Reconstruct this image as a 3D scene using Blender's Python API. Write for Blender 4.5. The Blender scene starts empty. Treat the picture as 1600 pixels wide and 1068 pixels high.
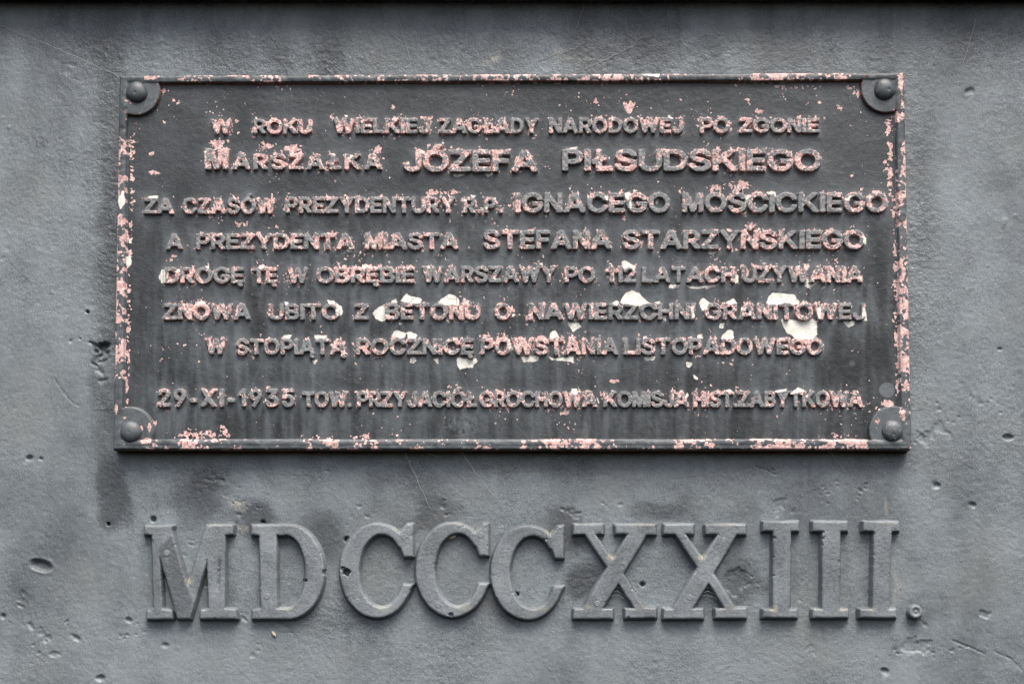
import bpy, math, random
import numpy as np

# ------------------------------------------------------------------ camera, sky, sun, exposure
scene = bpy.context.scene
col = scene.collection
R = math.radians
DIST = 2.8          # lens to wall, metres
ZC = 1.30           # lens height
CY = 1050.0         # photo row level with the lens (below the lower edge of the plaque)
cam = bpy.data.cameras.new('camera'); cam_o = bpy.data.objects.new('camera', cam); col.objects.link(cam_o)
cam.sensor_width = 36; cam.lens = 36 * DIST / 1.6; cam.shift_y = (CY - 534) / 1600
cam.clip_start = 0.05; cam.clip_end = 200
cam_o.location = (0, -DIST, ZC); cam_o.rotation_euler = (R(90), 0, 0)
scene.camera = cam_o

SUN_EL, SUN_AZ = 62, 16      # azimuth in degrees to the right of straight out from the wall
w = bpy.data.worlds.new('World'); scene.world = w; w.use_nodes = True
nt = w.node_tree; bg = nt.nodes['Background']
sky = nt.nodes.new('ShaderNodeTexSky'); sky.sky_type = 'NISHITA'; sky.sun_disc = False
sky.sun_elevation = R(SUN_EL); sky.sun_rotation = R(180 - SUN_AZ)
sky.dust_density = 6.0; sky.air_density = 1.0; sky.ozone_density = 1.0
nt.links.new(sky.outputs[0], bg.inputs[0]); bg.inputs[1].default_value = 0.09
sun = bpy.data.lights.new('sun', 'SUN'); sun_o = bpy.data.objects.new('sun', sun); col.objects.link(sun_o)
sun.energy = 1.5; sun.angle = R(45); sun.color = (1.0, 0.965, 0.925)
sun_o.rotation_euler = (R(90 - SUN_EL), 0, R(SUN_AZ)); sun_o.location = (0.6, -2, 4)
scene.view_settings.view_transform = 'Standard'; scene.view_settings.look = 'None'
scene.view_settings.exposure = 1.62; scene.view_settings.gamma = 1
scene.view_settings.use_curve_mapping = False

# ------------------------------------------------------------------ helpers
rng = np.random.default_rng(7); random.seed(7)

def X(px, h=0.0):           # photo column on a plane h millimetres in front of the wall -> metres
    return (px - 800) / 1000 * (1 - h / 1000 / DIST)
def Z(py, h=0.0):
    return ZC + (CY - py) / 1000 * (1 - h / 1000 / DIST)

def smooth(a, b, x):
    t = np.clip((x - a) / (b - a), 0, 1); return t * t * (3 - 2 * t)

def fnoise(shape, sx, sy, seed):
    """gaussian noise with feature size sx, sy cells, unit deviation"""
    g = np.random.default_rng(seed).standard_normal(shape)
    fy = np.fft.fftfreq(shape[0])[:, None]; fx = np.fft.rfftfreq(shape[1])[None, :]
    flt = np.exp(-2 * (np.pi ** 2) * ((fx * sx * .5) ** 2 + (fy * sy * .5) ** 2))
    r = np.fft.irfft2(np.fft.rfft2(g) * flt, s=shape)
    return r / r.std()

def fbm(shape, s, seed, n=4, gain=.55, asp=1.0):
    t = np.zeros(shape)
    for k in range(n):
        t += gain ** k * fnoise(shape, max(s / 2 ** k, .6), max(s * asp / 2 ** k, .6), seed + k)
    return t / t.std()

def raster(edges, x0, y0, nx, ny, st):
    """even-odd fill; edges (n,4) x0,y0,x1,y1"""
    ys = y0 + np.arange(ny) * st; xs = x0 + np.arange(nx) * st
    m = np.zeros((ny, nx), bool)
    for ax, ay, bx, by in edges:
        if ay == by: continue
        if ay > by: ax, ay, bx, by = bx, by, ax, ay
        r = np.where((ys >= ay) & (ys < by))[0]
        if not len(r): continue
        xc = ax + (ys[r] - ay) / (by - ay) * (bx - ax)
        m[r] ^= xs[None, :] > xc[:, None]
    return m

def poly_edges(p):
    p = np.asarray(p, float); q = np.roll(p, -1, 0); return np.hstack([p, q])

def edt(mask, rad):
    """distance (cells, cut at rad) from every cell to the nearest True cell"""
    big = float((rad + 1) ** 2)
    d = np.where(mask, 0.0, big)
    for ax in (1, 0):
        o = d.copy()
        for k in range(1, rad + 1):
            if ax: 
                o[:, k:] = np.minimum(o[:, k:], d[:, :-k] + k * k); o[:, :-k] = np.minimum(o[:, :-k], d[:, k:] + k * k)
            else:
                o[k:] = np.minimum(o[k:], d[:-k] + k * k); o[:-k] = np.minimum(o[:-k], d[k:] + k * k)
        d = o
    return np.sqrt(np.minimum(d, big))

def sdf(mask, rad):
    a = edt(mask, rad); b = edt(~mask, rad)
    return np.where(mask, b - .5, -(a - .5))

def blur(a, k=1):
    for _ in range(k):
        p = np.pad(a, 1, mode='edge')
        a = (p[1:-1, :-2] + 2 * p[1:-1, 1:-1] + p[1:-1, 2:]) / 4
        p = np.pad(a, 1, mode='edge')
        a = (p[:-2, 1:-1] + 2 * p[1:-1, 1:-1] + p[2:, 1:-1]) / 4
    return a

def sample(g, px, py, ox=0.0, oy=0.0, st=1.0):
    fx = np.clip((px - ox) / st, 0, g.shape[1] - 1.001); fy = np.clip((py - oy) / st, 0, g.shape[0] - 1.001)
    ix = fx.astype(int); iy = fy.astype(int); fx = fx - ix; fy = fy - iy
    return (g[iy, ix] * (1 - fx) + g[iy, ix + 1] * fx) * (1 - fy) + (g[iy + 1, ix] * (1 - fx) + g[iy + 1, ix + 1] * fx) * fy

def mesh_obj(name, V, Q, mat, parent=None, attrs=None, shade=True, loc=(0, 0, 0)):
    """V (n,3) world, Q (m,4) indices; unused vertices dropped"""
    used, inv = np.unique(Q.ravel(), return_inverse=True)
    V = V[used] - np.asarray(loc); Q = inv.reshape(Q.shape)
    me = bpy.data.meshes.new(name)
    me.vertices.add(len(V)); me.vertices.foreach_set('co', V.astype(np.float32).ravel())
    k = Q.shape[1]
    me.loops.add(Q.size); me.loops.foreach_set('vertex_index', Q.astype(np.int32).ravel())
    me.polygons.add(len(Q)); me.polygons.foreach_set('loop_start', np.arange(0, Q.size, k, dtype=np.int32))
    me.update(calc_edges=True); me.validate()
    if shade: me.shade_smooth()
    for kname, arr in (attrs or {}).items():
        a = me.attributes.new(kname, 'FLOAT', 'POINT'); a.data.foreach_set('value', arr[used].astype(np.float32))
    me.materials.append(mat)
    o = bpy.data.objects.new(name, me); col.objects.link(o)
    o.location = loc
    if parent:
        o.parent = parent; o.location = np.asarray(loc) - np.asarray(parent.location)
    return o

def quads(ny, nx):
    i = np.arange(ny * nx).reshape(ny, nx)
    return np.stack([i[:-1, :-1], i[1:, :-1], i[1:, 1:], i[:-1, 1:]], -1)   # rows run down the wall: normal faces out

def tag(o, label=None, cat=None, group=None, kind=None):
    if label: o['label'] = label
    if cat: o['category'] = cat
    if group: o['group'] = group
    if kind: o['kind'] = kind

def empty(name, loc):
    o = bpy.data.objects.new(name, None); o.location = loc; o.empty_display_size = .05; col.objects.link(o); return o

# ------------------------------------------------------------------ materials
def nodes(name):
    m = bpy.data.materials.new(name); m.use_nodes = True
    t = m.node_tree; return m, t, t.nodes['Principled BSDF']

class NB:
    def __init__(s, t): s.t = t
    def _in(s, sock, v):
        if isinstance(v, bpy.types.NodeSocket): s.t.links.new(v, sock)
        elif v is not None: sock.default_value = v
    def math(s, op, a, b=None, c=None, clamp=False):
        n = s.t.nodes.new('ShaderNodeMath'); n.operation = op; n.use_clamp = clamp
        for i, v in enumerate((a, b, c)): s._in(n.inputs[i], v)
        return n.outputs[0]
    def noise(s, vec, scale, detail=3, rough=.55):
        n = s.t.nodes.new('ShaderNodeTexNoise'); s._in(n.inputs['Vector'], vec)
        n.inputs['Scale'].default_value = scale; n.inputs['Detail'].default_value = detail; n.inputs['Roughness'].default_value = rough
        return n.outputs['Fac']
    def vor(s, vec, scale, feat='F1', out='Distance'):
        n = s.t.nodes.new('ShaderNodeTexVoronoi'); n.feature = feat; s._in(n.inputs['Vector'], vec); n.inputs['Scale'].default_value = scale
        return n.outputs[out]
    def attr(s, name):
        n = s.t.nodes.new('ShaderNodeAttribute'); n.attribute_name = name; return n.outputs['Fac']
    def geo(s):
        return s.t.nodes.new('ShaderNodeNewGeometry').outputs['Position']
    def mapr(s, v, a, b, c=0., d=1.):
        n = s.t.nodes.new('ShaderNodeMapRange'); n.interpolation_type = 'SMOOTHSTEP'; s._in(n.inputs[0], v)
        for i, x in enumerate((a, b, c, d)): s._in(n.inputs[1 + i], x)
        return n.outputs[0]
    def mix(s, f, a, b, typ='MIX'):
        n = s.t.nodes.new('ShaderNodeMix'); n.data_type = 'RGBA'; n.blend_type = typ
        s._in(n.inputs[0], f); s._in(n.inputs[6], a); s._in(n.inputs[7], b); return n.outputs[2]
    def bump(s, h, strength, dist, normal=None):
        n = s.t.nodes.new('ShaderNodeBump'); n.inputs['Strength'].default_value = strength; n.inputs['Distance'].default_value = dist
        s._in(n.inputs['Height'], h); s._in(n.inputs['Normal'], normal); return n.outputs[0]
    def scalev(s, vec, v):
        n = s.t.nodes.new('ShaderNodeVectorMath'); n.operation = 'MULTIPLY'; s._in(n.inputs[0], vec); n.inputs[1].default_value = v
        return n.outputs[0]

def iron_paint(name, dark, light, warm):
    """weathered grey paint on cast iron; 'tone' -1..1 picks dark (fresh paint, painted-in ledge shade) or dusty pale paint"""
    m, t, p = nodes(name); b = NB(t)
    co = t.nodes.new('ShaderNodeTexCoord').outputs['Object']
    tone = b.attr('tone'); grain = b.attr('grain')
    n1 = b.noise(co, 9, 4); n2 = b.noise(co, 60, 4, .6); n3 = b.noise(co, 560, 2, .7)
    f = b.math('MULTIPLY_ADD', b.math('SUBTRACT', n1, .5), .55, tone)
    f = b.math('MULTIPLY_ADD', b.math('SUBTRACT', n2, .5), .75, f)
    f = b.math('MULTIPLY_ADD', b.math('SUBTRACT', n3, .5), 2.6, f)
    c = b.mix(b.mapr(f, -1.1, 1.1), dark, light)
    c = b.mix(b.math('MULTIPLY', b.mapr(b.noise(co, 5, 3), .48, .72), .55), c, warm)
    # pale dust specks
    v = b.vor(co, 260); sp = b.math('MULTIPLY', b.mapr(v, .16, .06), b.mapr(b.noise(co, 23, 3), .5, .66))
    v2 = b.vor(co, 95); sp2 = b.math('MULTIPLY', b.mapr(v2, .075, .04), b.mapr(b.noise(co, 14, 2), .45, .6))
    sp3 = b.math('MULTIPLY', b.mapr(b.vor(co, 420), .2, .08), b.mapr(n1, .42, .6))
    sp = b.math('MAXIMUM', b.math('MULTIPLY', sp, .55), b.math('MULTIPLY', sp2, .8)); sp = b.math('MAXIMUM', sp, b.math('MULTIPLY', sp3, .35))
    c = b.mix(sp, c, (.42, .43, .41, 1))
    t.links.new(c, p.inputs['Base Color'])
    t.links.new(b.mapr(b.noise(co, 40, 3), .3, .7, .36, .54), p.inputs['Roughness'])
    dirt = b.math('MULTIPLY', b.math('MULTIPLY', b.attr('dirt'), .7), b.mapr(b.math('MULTIPLY_ADD', n2, .5, b.math('MULTIPLY', n3, .5)), .38, .6))
    c = b.mix(dirt, c, (.34, .315, .24, 1)); t.links.new(c, p.inputs['Base Color'])
    hgt = b.math('ADD', b.math('MULTIPLY', b.noise(co, 330, 2, .6), b.math('MULTIPLY_ADD', grain, 1.5, .35)), b.math('MULTIPLY', n3, .45))
    nb = b.bump(hgt, .6, .0013)
    t.links.new(nb, p.inputs['Normal'])
    return m

def plaque_paint(name, rough=0.0, dark=(.013, .0155, .017, 1), light=(.088, .100, .107, 1)):
    """dark paint flaking off pink primer and an older cream coat; 'pink', 'cream', 'rust', 'tone' come with the mesh"""
    m, t, p = nodes(name); b = NB(t)
    co = t.nodes.new('ShaderNodeTexCoord').outputs['Object']
    pk = b.attr('pink'); cr = b.attr('cream'); rs = b.attr('rust'); tone = b.attr('tone')
    n1 = b.noise(co, 130, 3, .6); n2 = b.noise(co, 420, 3, .65); n3 = b.noise(co, 14, 4); n4 = b.noise(co, 900, 2, .6)
    ns = b.noise(b.scalev(co, (1, 1, .12)), 60, 4)          # run-off streaks
    f = b.math('MULTIPLY_ADD', b.math('SUBTRACT', n3, .5), .9, tone)
    f = b.math('MULTIPLY_ADD', b.math('SUBTRACT', ns, .5), .35, f)
    f = b.math('MULTIPLY_ADD', b.math('SUBTRACT', n2, .5), .5 + rough * 1.2, f)
    base = b.mix(b.mapr(f, -1.0, 1.5), dark, light)
    # fine scratches and specks
    v = b.vor(co, 150); sp = b.math('MULTIPLY', b.mapr(v, .09, .04), b.mapr(b.noise(co, 30, 2), .5, .62))
    base = b.mix(b.math('MULTIPLY', sp, .6), base, (.4, .4, .38, 1))
    if rough:       # worn-through pin pricks on the raised faces
        fl = b.math('MULTIPLY', b.mapr(b.noise(co, 760, 2, .7), .55, .66), b.mapr(b.noise(co, 38, 3), .40, .58))
        base = b.mix(b.math('MULTIPLY', fl, .75), base, (.40, .30, .285, 1))
    e = b.math('MULTIPLY_ADD', b.math('SUBTRACT', n1, .5), 1.1, pk)
    e = b.math('MULTIPLY_ADD', b.math('SUBTRACT', n2, .5), 1.6, e)
    e = b.math('MULTIPLY_ADD', b.math('SUBTRACT', n4, .5), .5, e)
    pm = b.mapr(e, -.05, .08)
    pcol = b.mix(b.mapr(b.math('MULTIPLY_ADD', n2, .5, b.math('MULTIPLY', n1, .5)), .38, .62), (.36, .20, .185, 1), (.63, .44, .41, 1))
    pcol = b.mix(b.mapr(b.noise(co, 700, 2, .7), .60, .66), pcol, (.12, .095, .09, 1))
    pcol = b.mix(b.mapr(n2, .54, .70), pcol, (.74, .66, .61, 1))
    ce = b.math('MULTIPLY_ADD', b.math('SUBTRACT', n2, .5), .7, b.math('MULTIPLY_ADD', b.math('SUBTRACT', n1, .5), 1.2, cr))
    cm = b.mapr(ce, -.1, .1)
    ccol = b.mix(b.mapr(b.math('MULTIPLY_ADD', n2, .5, b.math('MULTIPLY', b.noise(co, 55, 4, .6), .5)), .36, .6), (.50, .50, .44, 1), (.68, .68, .62, 1))
    crk = b.mapr(b.vor(b.scalev(co, (1, 1, 1)), 70, 'DISTANCE_TO_EDGE'), .035, .0)
    ccol = b.mix(b.math('MULTIPLY', crk, b.mapr(n3, .45, .6)), ccol, (.16, .14, .12, 1))
    rim = b.math('MULTIPLY', b.mapr(ce, -.42, -.1), b.mapr(n2, .42, .52))
    c = b.mix(pm, base, pcol)
    c = b.mix(b.math('MULTIPLY', rim, .7), c, pcol)
    c = b.mix(cm, c, ccol)
    rm = b.mapr(b.math('MULTIPLY_ADD', b.math('SUBTRACT', n1, .5), 1.0, rs), .25, .75)
    c = b.mix(rm, c, b.mix(n2, (.08, .042, .028, 1), (.28, .13, .075, 1)))
    t.links.new(c, p.inputs['Base Color']); p.inputs['Specular IOR Level'].default_value = .38
    chip = b.math('MAXIMUM', pm, cm)
    t.links.new(b.math('MULTIPLY_ADD', chip, .3, .36 + .2 * rough), p.inputs['Roughness'])
    h = b.math('MULTIPLY_ADD', chip, -1.0, b.math('MULTIPLY', n2, .5 + rough * 1.5))
    t.links.new(b.bump(h, .7, .0016), p.inputs['Normal'])
    return m

M_WALL = iron_paint('weathered_grey_paint', (.036, .042, .047, 1), (.178, .207, .221, 1), (.14, .15, .145, 1))
M_NUM = iron_paint('numeral_paint', (.056, .063, .069, 1), (.172, .194, .206, 1), (.152, .162, .157, 1))
M_PLQ = plaque_paint('flaking_plaque_paint')
M_LET = plaque_paint('flaking_letter_paint', .35, (.042, .047, .049, 1), (.172, .184, .187, 1))
def plain(name, c, r=.6, alpha=None):
    m, t, p = nodes(name); b = NB(t); co = t.nodes.new('ShaderNodeTexCoord').outputs['Object']
    n = b.noise(co, 300, 3)
    t.links.new(b.mix(n, tuple(x * .6 for x in c[:3]) + (1,), c), p.inputs['Base Color']); p.inputs['Roughness'].default_value = r
    return m
M_WEB = plain('cobweb_silk', (.5, .5, .46, 1), .5)
M_LEAF = plain('dry_crumb', (.55, .5, .38, 1), .8)

# ------------------------------------------------------------------ numerals: outlines measured in photo columns / rows
def cropA(p): return [(200 + x / 4, 780 + y / 4) for x, y in p]
def cropB(p, dx=0, dy=0): return [(500 + x / 4 + dx, 780 + y / 4 + dy) for x, y in p]
def cropC(p, dx=0): return [(860 + (x + dx) / 4.706, 780 + y / 4.706) for x, y in p]
def cropD(p): return [(1150 + x / 4.706, 780 + y / 4.706) for x, y in p]
def arc(cx, cy, rx, ry, a0, a1, n=40):
    return [(cx + rx * math.cos(R(a0 + (a1 - a0) * i / n)), cy + ry * math.sin(R(a0 + (a1 - a0) * i / n))) for i in range(n + 1)]

P_M = [cropA([(100, 162), (282, 160), (272, 190), (375, 545), (470, 215), (490, 160), (660, 156), (655, 215), (607, 222), (604, 678), (672, 686), (680, 744),
              (450, 744), (455, 690), (503, 680), (495, 372), (388, 742), (308, 742), (196, 350), (216, 680), (272, 690), (276, 744), (116, 746), (118, 690), (158, 680), (148, 222), (100, 215)])]
P_D = [cropA([(770, 158)] + arc(1000, 450, 225, 294, -92, 92) + [(775, 744), (780, 690), (830, 678), (820, 222), (770, 215)]),
       cropA([(928, 220)] + arc(985, 450, 124, 230, -85, 85) + [(932, 678)])]
def c_poly(dx, dy, beak=0, low=0):
    p = arc(355, 443, 230, 294, 24, 308, 70)
    p += [(512, 195), (545, 152), (580, 150), (578, 354), (526, 354), (505, 300)]
    p += arc(385, 443, 142, 230, 318, 38, 60)
    p += [(518, 530), (582, 528)]
    return [cropB(p, dx, dy)]
P_X = [(170, 180), (390, 180), (390, 252), (330, 252), (455, 440), (570, 252), (480, 252), (475, 182), (775, 180), (775, 257), (707, 257), (538, 545), (690, 795), (778, 795), (778, 870),
       (550, 872), (550, 800), (620, 800), (500, 615), (382, 800), (460, 800), (460, 874), (168, 876), (172, 800), (238, 800), (418, 498), (255, 255), (170, 255)]
def i_poly(a, b, c, d, s0, s1, t0, t1):
    return [cropD([(a, 160), (b, 160), (b, 230), (s1, 232), (t1, 805), (d, 805), (d, 866), (c, 866), (c, 805), (t0, 805), (s0, 232), (a, 228)])]
NUMS = [
 ('numeral_letter', P_M, 'large raised roman numeral M with a long brown scrape down its right stem', [(200 + 243/4, 780 + 335/4)]),
 ('numeral_letter', P_D, 'large raised roman numeral D with a notch chipped out of its bowl', [(200 + 868/4, 780 + 605/4)]),
 ('numeral_letter', c_poly(0, 0), 'large raised roman numeral C with a deep hole in its left side, beside the D', [(500 + 527/4, 780 + 233/4), (500 + 235/4, 780 + 638/4)]),
 ('numeral_letter', c_poly(118.3, -1.2), 'large raised roman numeral C between two other letters C, insect cocoon under its top', [(500 + 1005/4, 780 + 222/4), (500 + 740/4, 780 + 660/4)]),
 ('numeral_letter', c_poly(235.8, 3.0), 'large raised roman numeral C standing next to the first X', [(500 + 1470/4, 780 + 240/4)]),
 ('numeral_letter', [cropC(P_X)], 'large raised roman numeral X standing next to the last C', [(860 + 345/4.706, 780 + 765/4.706)]),
 ('numeral_letter', [cropC(P_X, 664)], 'large raised roman numeral X standing next to the first I', [(860 + 1275/4.706, 780 + 300/4.706), (860 + 1028/4.706, 780 + 720/4.706)]),
 ('numeral_letter', i_poly(200, 462, 198, 452, 276, 405, 270, 395), 'large raised roman numeral I with white flecks on its foot, beside the X', []),
 ('numeral_letter', i_poly(565, 822, 566, 826, 637, 768, 634, 762), 'large raised roman numeral I in the middle of the three', []),
 ('numeral_letter', i_poly(938, 1200, 910, 1180, 1016, 1146, 1002, 1124), 'large raised roman numeral I leaning slightly, beside the raised full stop', []),
]
H_NUM = 15.0

# ------------------------------------------------------------------ wall
WX0, WX1, WY0, WY1 = -220., 1820., -20., 1220.
ST = 1.7
xs = np.arange(WX0, WX1 + ST, ST); ys = np.arange(WY0, WY1 + ST, ST)
PX, PY = np.meshgrid(xs, ys); SH = PX.shape
wob = fbm(SH, 14, 900, 4)
wobx = fbm(SH, 40, 910, 4) * 9; woby = fbm(SH, 40, 920, 4) * 9
tone = .10 * fbm(SH, 120, 11, 5) + .10 * fbm(SH, 22, 21, 3) + .07 * fbm(SH, 26, 15, 3, asp=8) + .05
# paint patches, plus ledge shade painted in along the top: cx, cy, rx, ry, amount (dark below zero: fresh paint, ledge shade; dusty pale paint above)
BLOBS = [(172, 250, 20, 140, -.75), (168, 470, 18, 160, -.8), (165, 650, 16, 60, -.6), (180, 765, 26, 50, -1.0), (305, 782, 40, 45, -.55), (330, 750, 40, 22, -.35), (392, 802, 34, 24, -.7),
 (420, 835, 22, 28, -.5), (345, 880, 24, 45, -.5), (495, 850, 30, 40, -.55), (690, 800, 34, 26, -.65), (660, 822, 44, 16, -.55), (640, 760, 60, 24, -.3), (890, 825, 30, 26, -.6),
 (905, 905, 30, 34, -1.0), (785, 950, 22, 26, -.6), (1040, 800, 50, 16, -.45), (1150, 905, 32, 34, -.55), (520, 960, 60, 20, -.2), (1430, 705, 30, 40, -.3),
 (1440, 180, 30, 70, -.3), (800, 50, 900, 45, -.38), (400, 80, 240, 30, -.2), (1500, 60, 130, 60, -.25), (50, 60, 120, 60, -.15), (1440, 960, 34, 26, -.2),  # the wide top patch is the ledge's shade painted into the wall tone
 (95, 400, 36, 130, .3), (60, 640, 60, 110, .2), (110, 520, 26, 60, .25), (1490, 250, 30, 90, .35), (1470, 560, 40, 110, .25), (1530, 380, 60, 120, .4), (40, 960, 80, 80, .2), (1455, 800, 30, 120, .4),
 (270, 760, 30, 30, .35), (560, 770, 60, 40, .3), (770, 770, 50, 30, .2), (450, 780, 40, 20, .25), (800, 1020, 760, 60, .30), (1330, 900, 14, 70, .25), (1405, 900, 14, 60, .3), (590, 900, 26, 50, .15),
 (712, 905, 26, 45, .15), (945, 1000, 200, 26, .15), (380, 762, 34, 12, .45), (365, 785, 16, 12, .5), (1340, 770, 60, 30, .1), (1540, 900, 60, 160, .1)]
QX, QY = PX + wobx, PY + woby
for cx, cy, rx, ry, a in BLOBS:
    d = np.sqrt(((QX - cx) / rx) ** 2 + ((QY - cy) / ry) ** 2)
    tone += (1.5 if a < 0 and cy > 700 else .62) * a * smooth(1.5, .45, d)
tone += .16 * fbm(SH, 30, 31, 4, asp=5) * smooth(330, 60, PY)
tone += -.35 * smooth(14, 2, np.abs(PX - 1400)) * ((PY > 990) & (PY < 1030))
wdirt = np.zeros(SH)
rs4 = random.Random(31)
for _ in range(70):         # run-off lines under the ledge, the plaque and the numerals
    x_ = rs4.uniform(0, 1600); y_ = rs4.choice((8, 8, 715, 972)); l_ = rs4.uniform(25, 90); wd_ = rs4.uniform(1.2, 5)
    if y_ > 500 and not 190 < x_ < 1420: continue
    tone += rs4.choice((.22, -.25, -.2)) * np.exp(-((PX - x_ - 2 * wob) / wd_) ** 2) * smooth(-2, 6, PY - y_) * smooth(l_, l_ * .35, PY - y_)
for cx, cy, rx, ry, a in ((365, 785, 12, 9, .7), (372, 818, 8, 5, .6), (755, 95, 10, 8, .8), (735, 100, 16, 6, .5), (945, 101, 6, 4, .9), (890, 92, 26, 7, .4), (1298, 880, 4, 12, .5), (1402, 800, 4, 14, .6), (1395, 930, 6, 30, .5), (810, 733, 30, 10, .3), (762, 80, 3, 26, .5)):
    wdirt = np.maximum(wdirt, a * smooth(1.4, .3, np.hypot((QX - cx) / rx, (QY - cy) / ry)))
# coarse sandy skin close to the plaque and along the top
dpl = np.maximum(np.maximum(186 - PX, PX - 1416), np.maximum(118 - PY, PY - 706))
grain = .45 * smooth(70, 10, dpl) * (PY < 640) + .35 * smooth(130, 60, PY) + .12 * fbm(SH, 90, 41, 3) + .25
grain = np.clip(grain, 0, 1)
hw = .45 * fnoise(SH, 60, 60, 51) + .07 * fnoise(SH, 14, 14, 52)
hw += grain * .24 * fnoise(SH, 2.0, 2.0, 53) + .10 * fnoise(SH, 2, 2, 54)
hpit = np.zeros(SH)
def dent(cx, cy, rx, ry, depth, ang=0, rag=.25, sharp=.6, lift=0.):
    global hw, hpit
    m = (np.abs(PX - cx) < 3 * max(rx, ry) + 6) & (np.abs(PY - cy) < 3 * max(rx, ry) + 6)
    if not m.any(): return
    dx = PX[m] - cx; dy = PY[m] - cy; ca, sa = math.cos(ang), math.sin(ang)
    u = (dx * ca + dy * sa) / rx; v = (-dx * sa + dy * ca) / ry
    d = np.sqrt(u * u + v * v) * (1 + rag * wob[m])
    dd = depth * smooth(1.0 + sharp * .5, 1.0 - sharp, d)
    if depth > 0: hpit[m] = np.maximum(hpit[m], dd)
    else: hw[m] -= dd
    if lift: hw[m] += lift * np.exp(-((d - 1.35) / .3) ** 2)
# bored holes
for cx, cy, r in ((239.5, 810, 4.2), (411, 815, 3.4), (542, 842, 4.6), (477.5, 907, 3), (810.5, 850, 3.6), (807, 928, 3.4), (1004, 912, 3.5), (169, 818, 2.6), (137, 487, 2.6)):
    dent(cx, cy, r, r, 9, rag=.06, sharp=.4)
dent(1512, 143, 5, 3, 3, -.3, .3)
for cx, cy, r in ():
    dent(cx, cy, r, r, 9, rag=.06, sharp=.4)
# gouges
dent(160, 540, 12, 7, 12, -.25, .5, .7); dent(150, 548, 7, 6, 7, .6, .6, .7); dent(153, 560, 9, 13, 3.5, .3, .5, .9); dent(163, 552, 9, 3, 6, -.5, .5, .7); dent(148, 569, 7, 2.5, 5, .5, .5, .7); dent(160, 564, 8, 2.5, 5, -.4, .5, .7)
dent(66, 884, 15, 7, 6.5, .22, .12, .55, .6); dent(63, 880, 13, 4, 5, .2, .1, .5)
dent(45, 715, 7, 4.5, 5, -.3, .3); dent(64, 716, 4, 3, 3); dent(1573, 683, 8, 4, 5, .2, .25, .5); dent(1520, 788, 6, 4, 4, .4); dent(1562, 545, 5, 3, 3); dent(1465, 758, 5, 3.5, 3.5)
dent(1382, 1047, 7, 5, 4, .3); dent(158, 1058, 7, 5, 4); dent(201, 968, 6, 4, 4, .3); dent(119, 996, 7, 4, 3, .6); dent(258, 1007, 5, 3, 3); dent(5, 962, 5, 5, 4)
r_ = random.Random(3)
CL = [(335, 735, 22, 14, 14), (330, 752, 34, 10, 12), (1195, 735, 16, 9, 12), (1291, 768, 22, 13, 16), (1343, 768, 12, 12, 8), (1435, 685, 14, 12, 14), (1162, 908, 20, 12, 18), (372, 785, 18, 12, 10), (395, 800, 18, 10, 8),
      (302, 925, 14, 10, 8), (185, 998, 16, 10, 12), (215, 985, 14, 10, 8), (1420, 1015, 34, 8, 22), (380, 965, 12, 8, 6), (370, 970, 8, 5, 5), (300, 845, 10, 14, 10), (1480, 670, 24, 20, 10), (470, 745, 40, 12, 8),
      (405, 1010, 10, 6, 5), (460, 990, 9, 6, 4), (765, 545, 1, 1, 0), (30, 940, 20, 26, 8), (1530, 620, 40, 40, 8), (890, 795, 24, 16, 8), (960, 785, 30, 12, 6), (1230, 800, 40, 14, 8), (700, 800, 30, 10, 6), (95, 1000, 50, 30, 8), (1560, 620, 20, 20, 5), (1490, 1000, 60, 40, 10), (545, 800, 50, 14, 4)]
for cx, cy, sx, sy, n in CL:
    for _ in range(n):
        a = r_.uniform(.8, 2.1)
        dent(r_.gauss(cx, sx * .6), r_.gauss(cy, sy * .6), a * r_.uniform(1, 2.2), a, r_.uniform(.7, 2.0), r_.uniform(-.9, .9), .5, .7, r_.choice((0, 0, .2)))
for _ in range(60):
    cx, cy = r_.uniform(0, 1600), r_.uniform(0, 1068)
    a = r_.uniform(.9, 2.6)
    dent(cx, cy, a * r_.uniform(1, 2.4), a, r_.uniform(.4, 1.5) * r_.choice((1, 1, -.7)), r_.uniform(-1, 1), .45, .8)
# hairline cracks and ridges
for pts, dep in (([(85, 590), (96, 608), (112, 628), (125, 634)], .9), ([(1490, 1000), (1515, 1010), (1540, 1022)], 1.6), ([(1555, 1018), (1580, 1028), (1598, 1048)], 1.2), ([(1180, 728), (1215, 742)], 1.8)):
    for (ax, ay), (bx, by) in zip(pts[:-1], pts[1:]):
        n = int(math.hypot(bx - ax, by - ay) / 2)
        for i in range(n):
            f = i / n
            dent(ax + (bx - ax) * f + r_.gauss(0, .5), ay + (by - ay) * f + r_.gauss(0, .5), 2.0, 1.2, dep, math.atan2(by - ay, bx - ax), .2, .7)
hw -= hpit
V = np.stack([X(PX), -hw / 1000, Z(PY)], -1).reshape(-1, 3)
Q = quads(*SH).reshape(-1, 4)
wall = empty('wall', (0, 0, Z(1220)))
tag(wall, 'weathered dark grey painted cast iron wall face carrying the plaque and large raised numerals', 'wall')
face = mesh_obj('wall_face', V, Q, M_WALL, wall, {'tone': tone.ravel(), 'grain': grain.ravel(), 'dirt': wdirt.ravel()})
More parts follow.
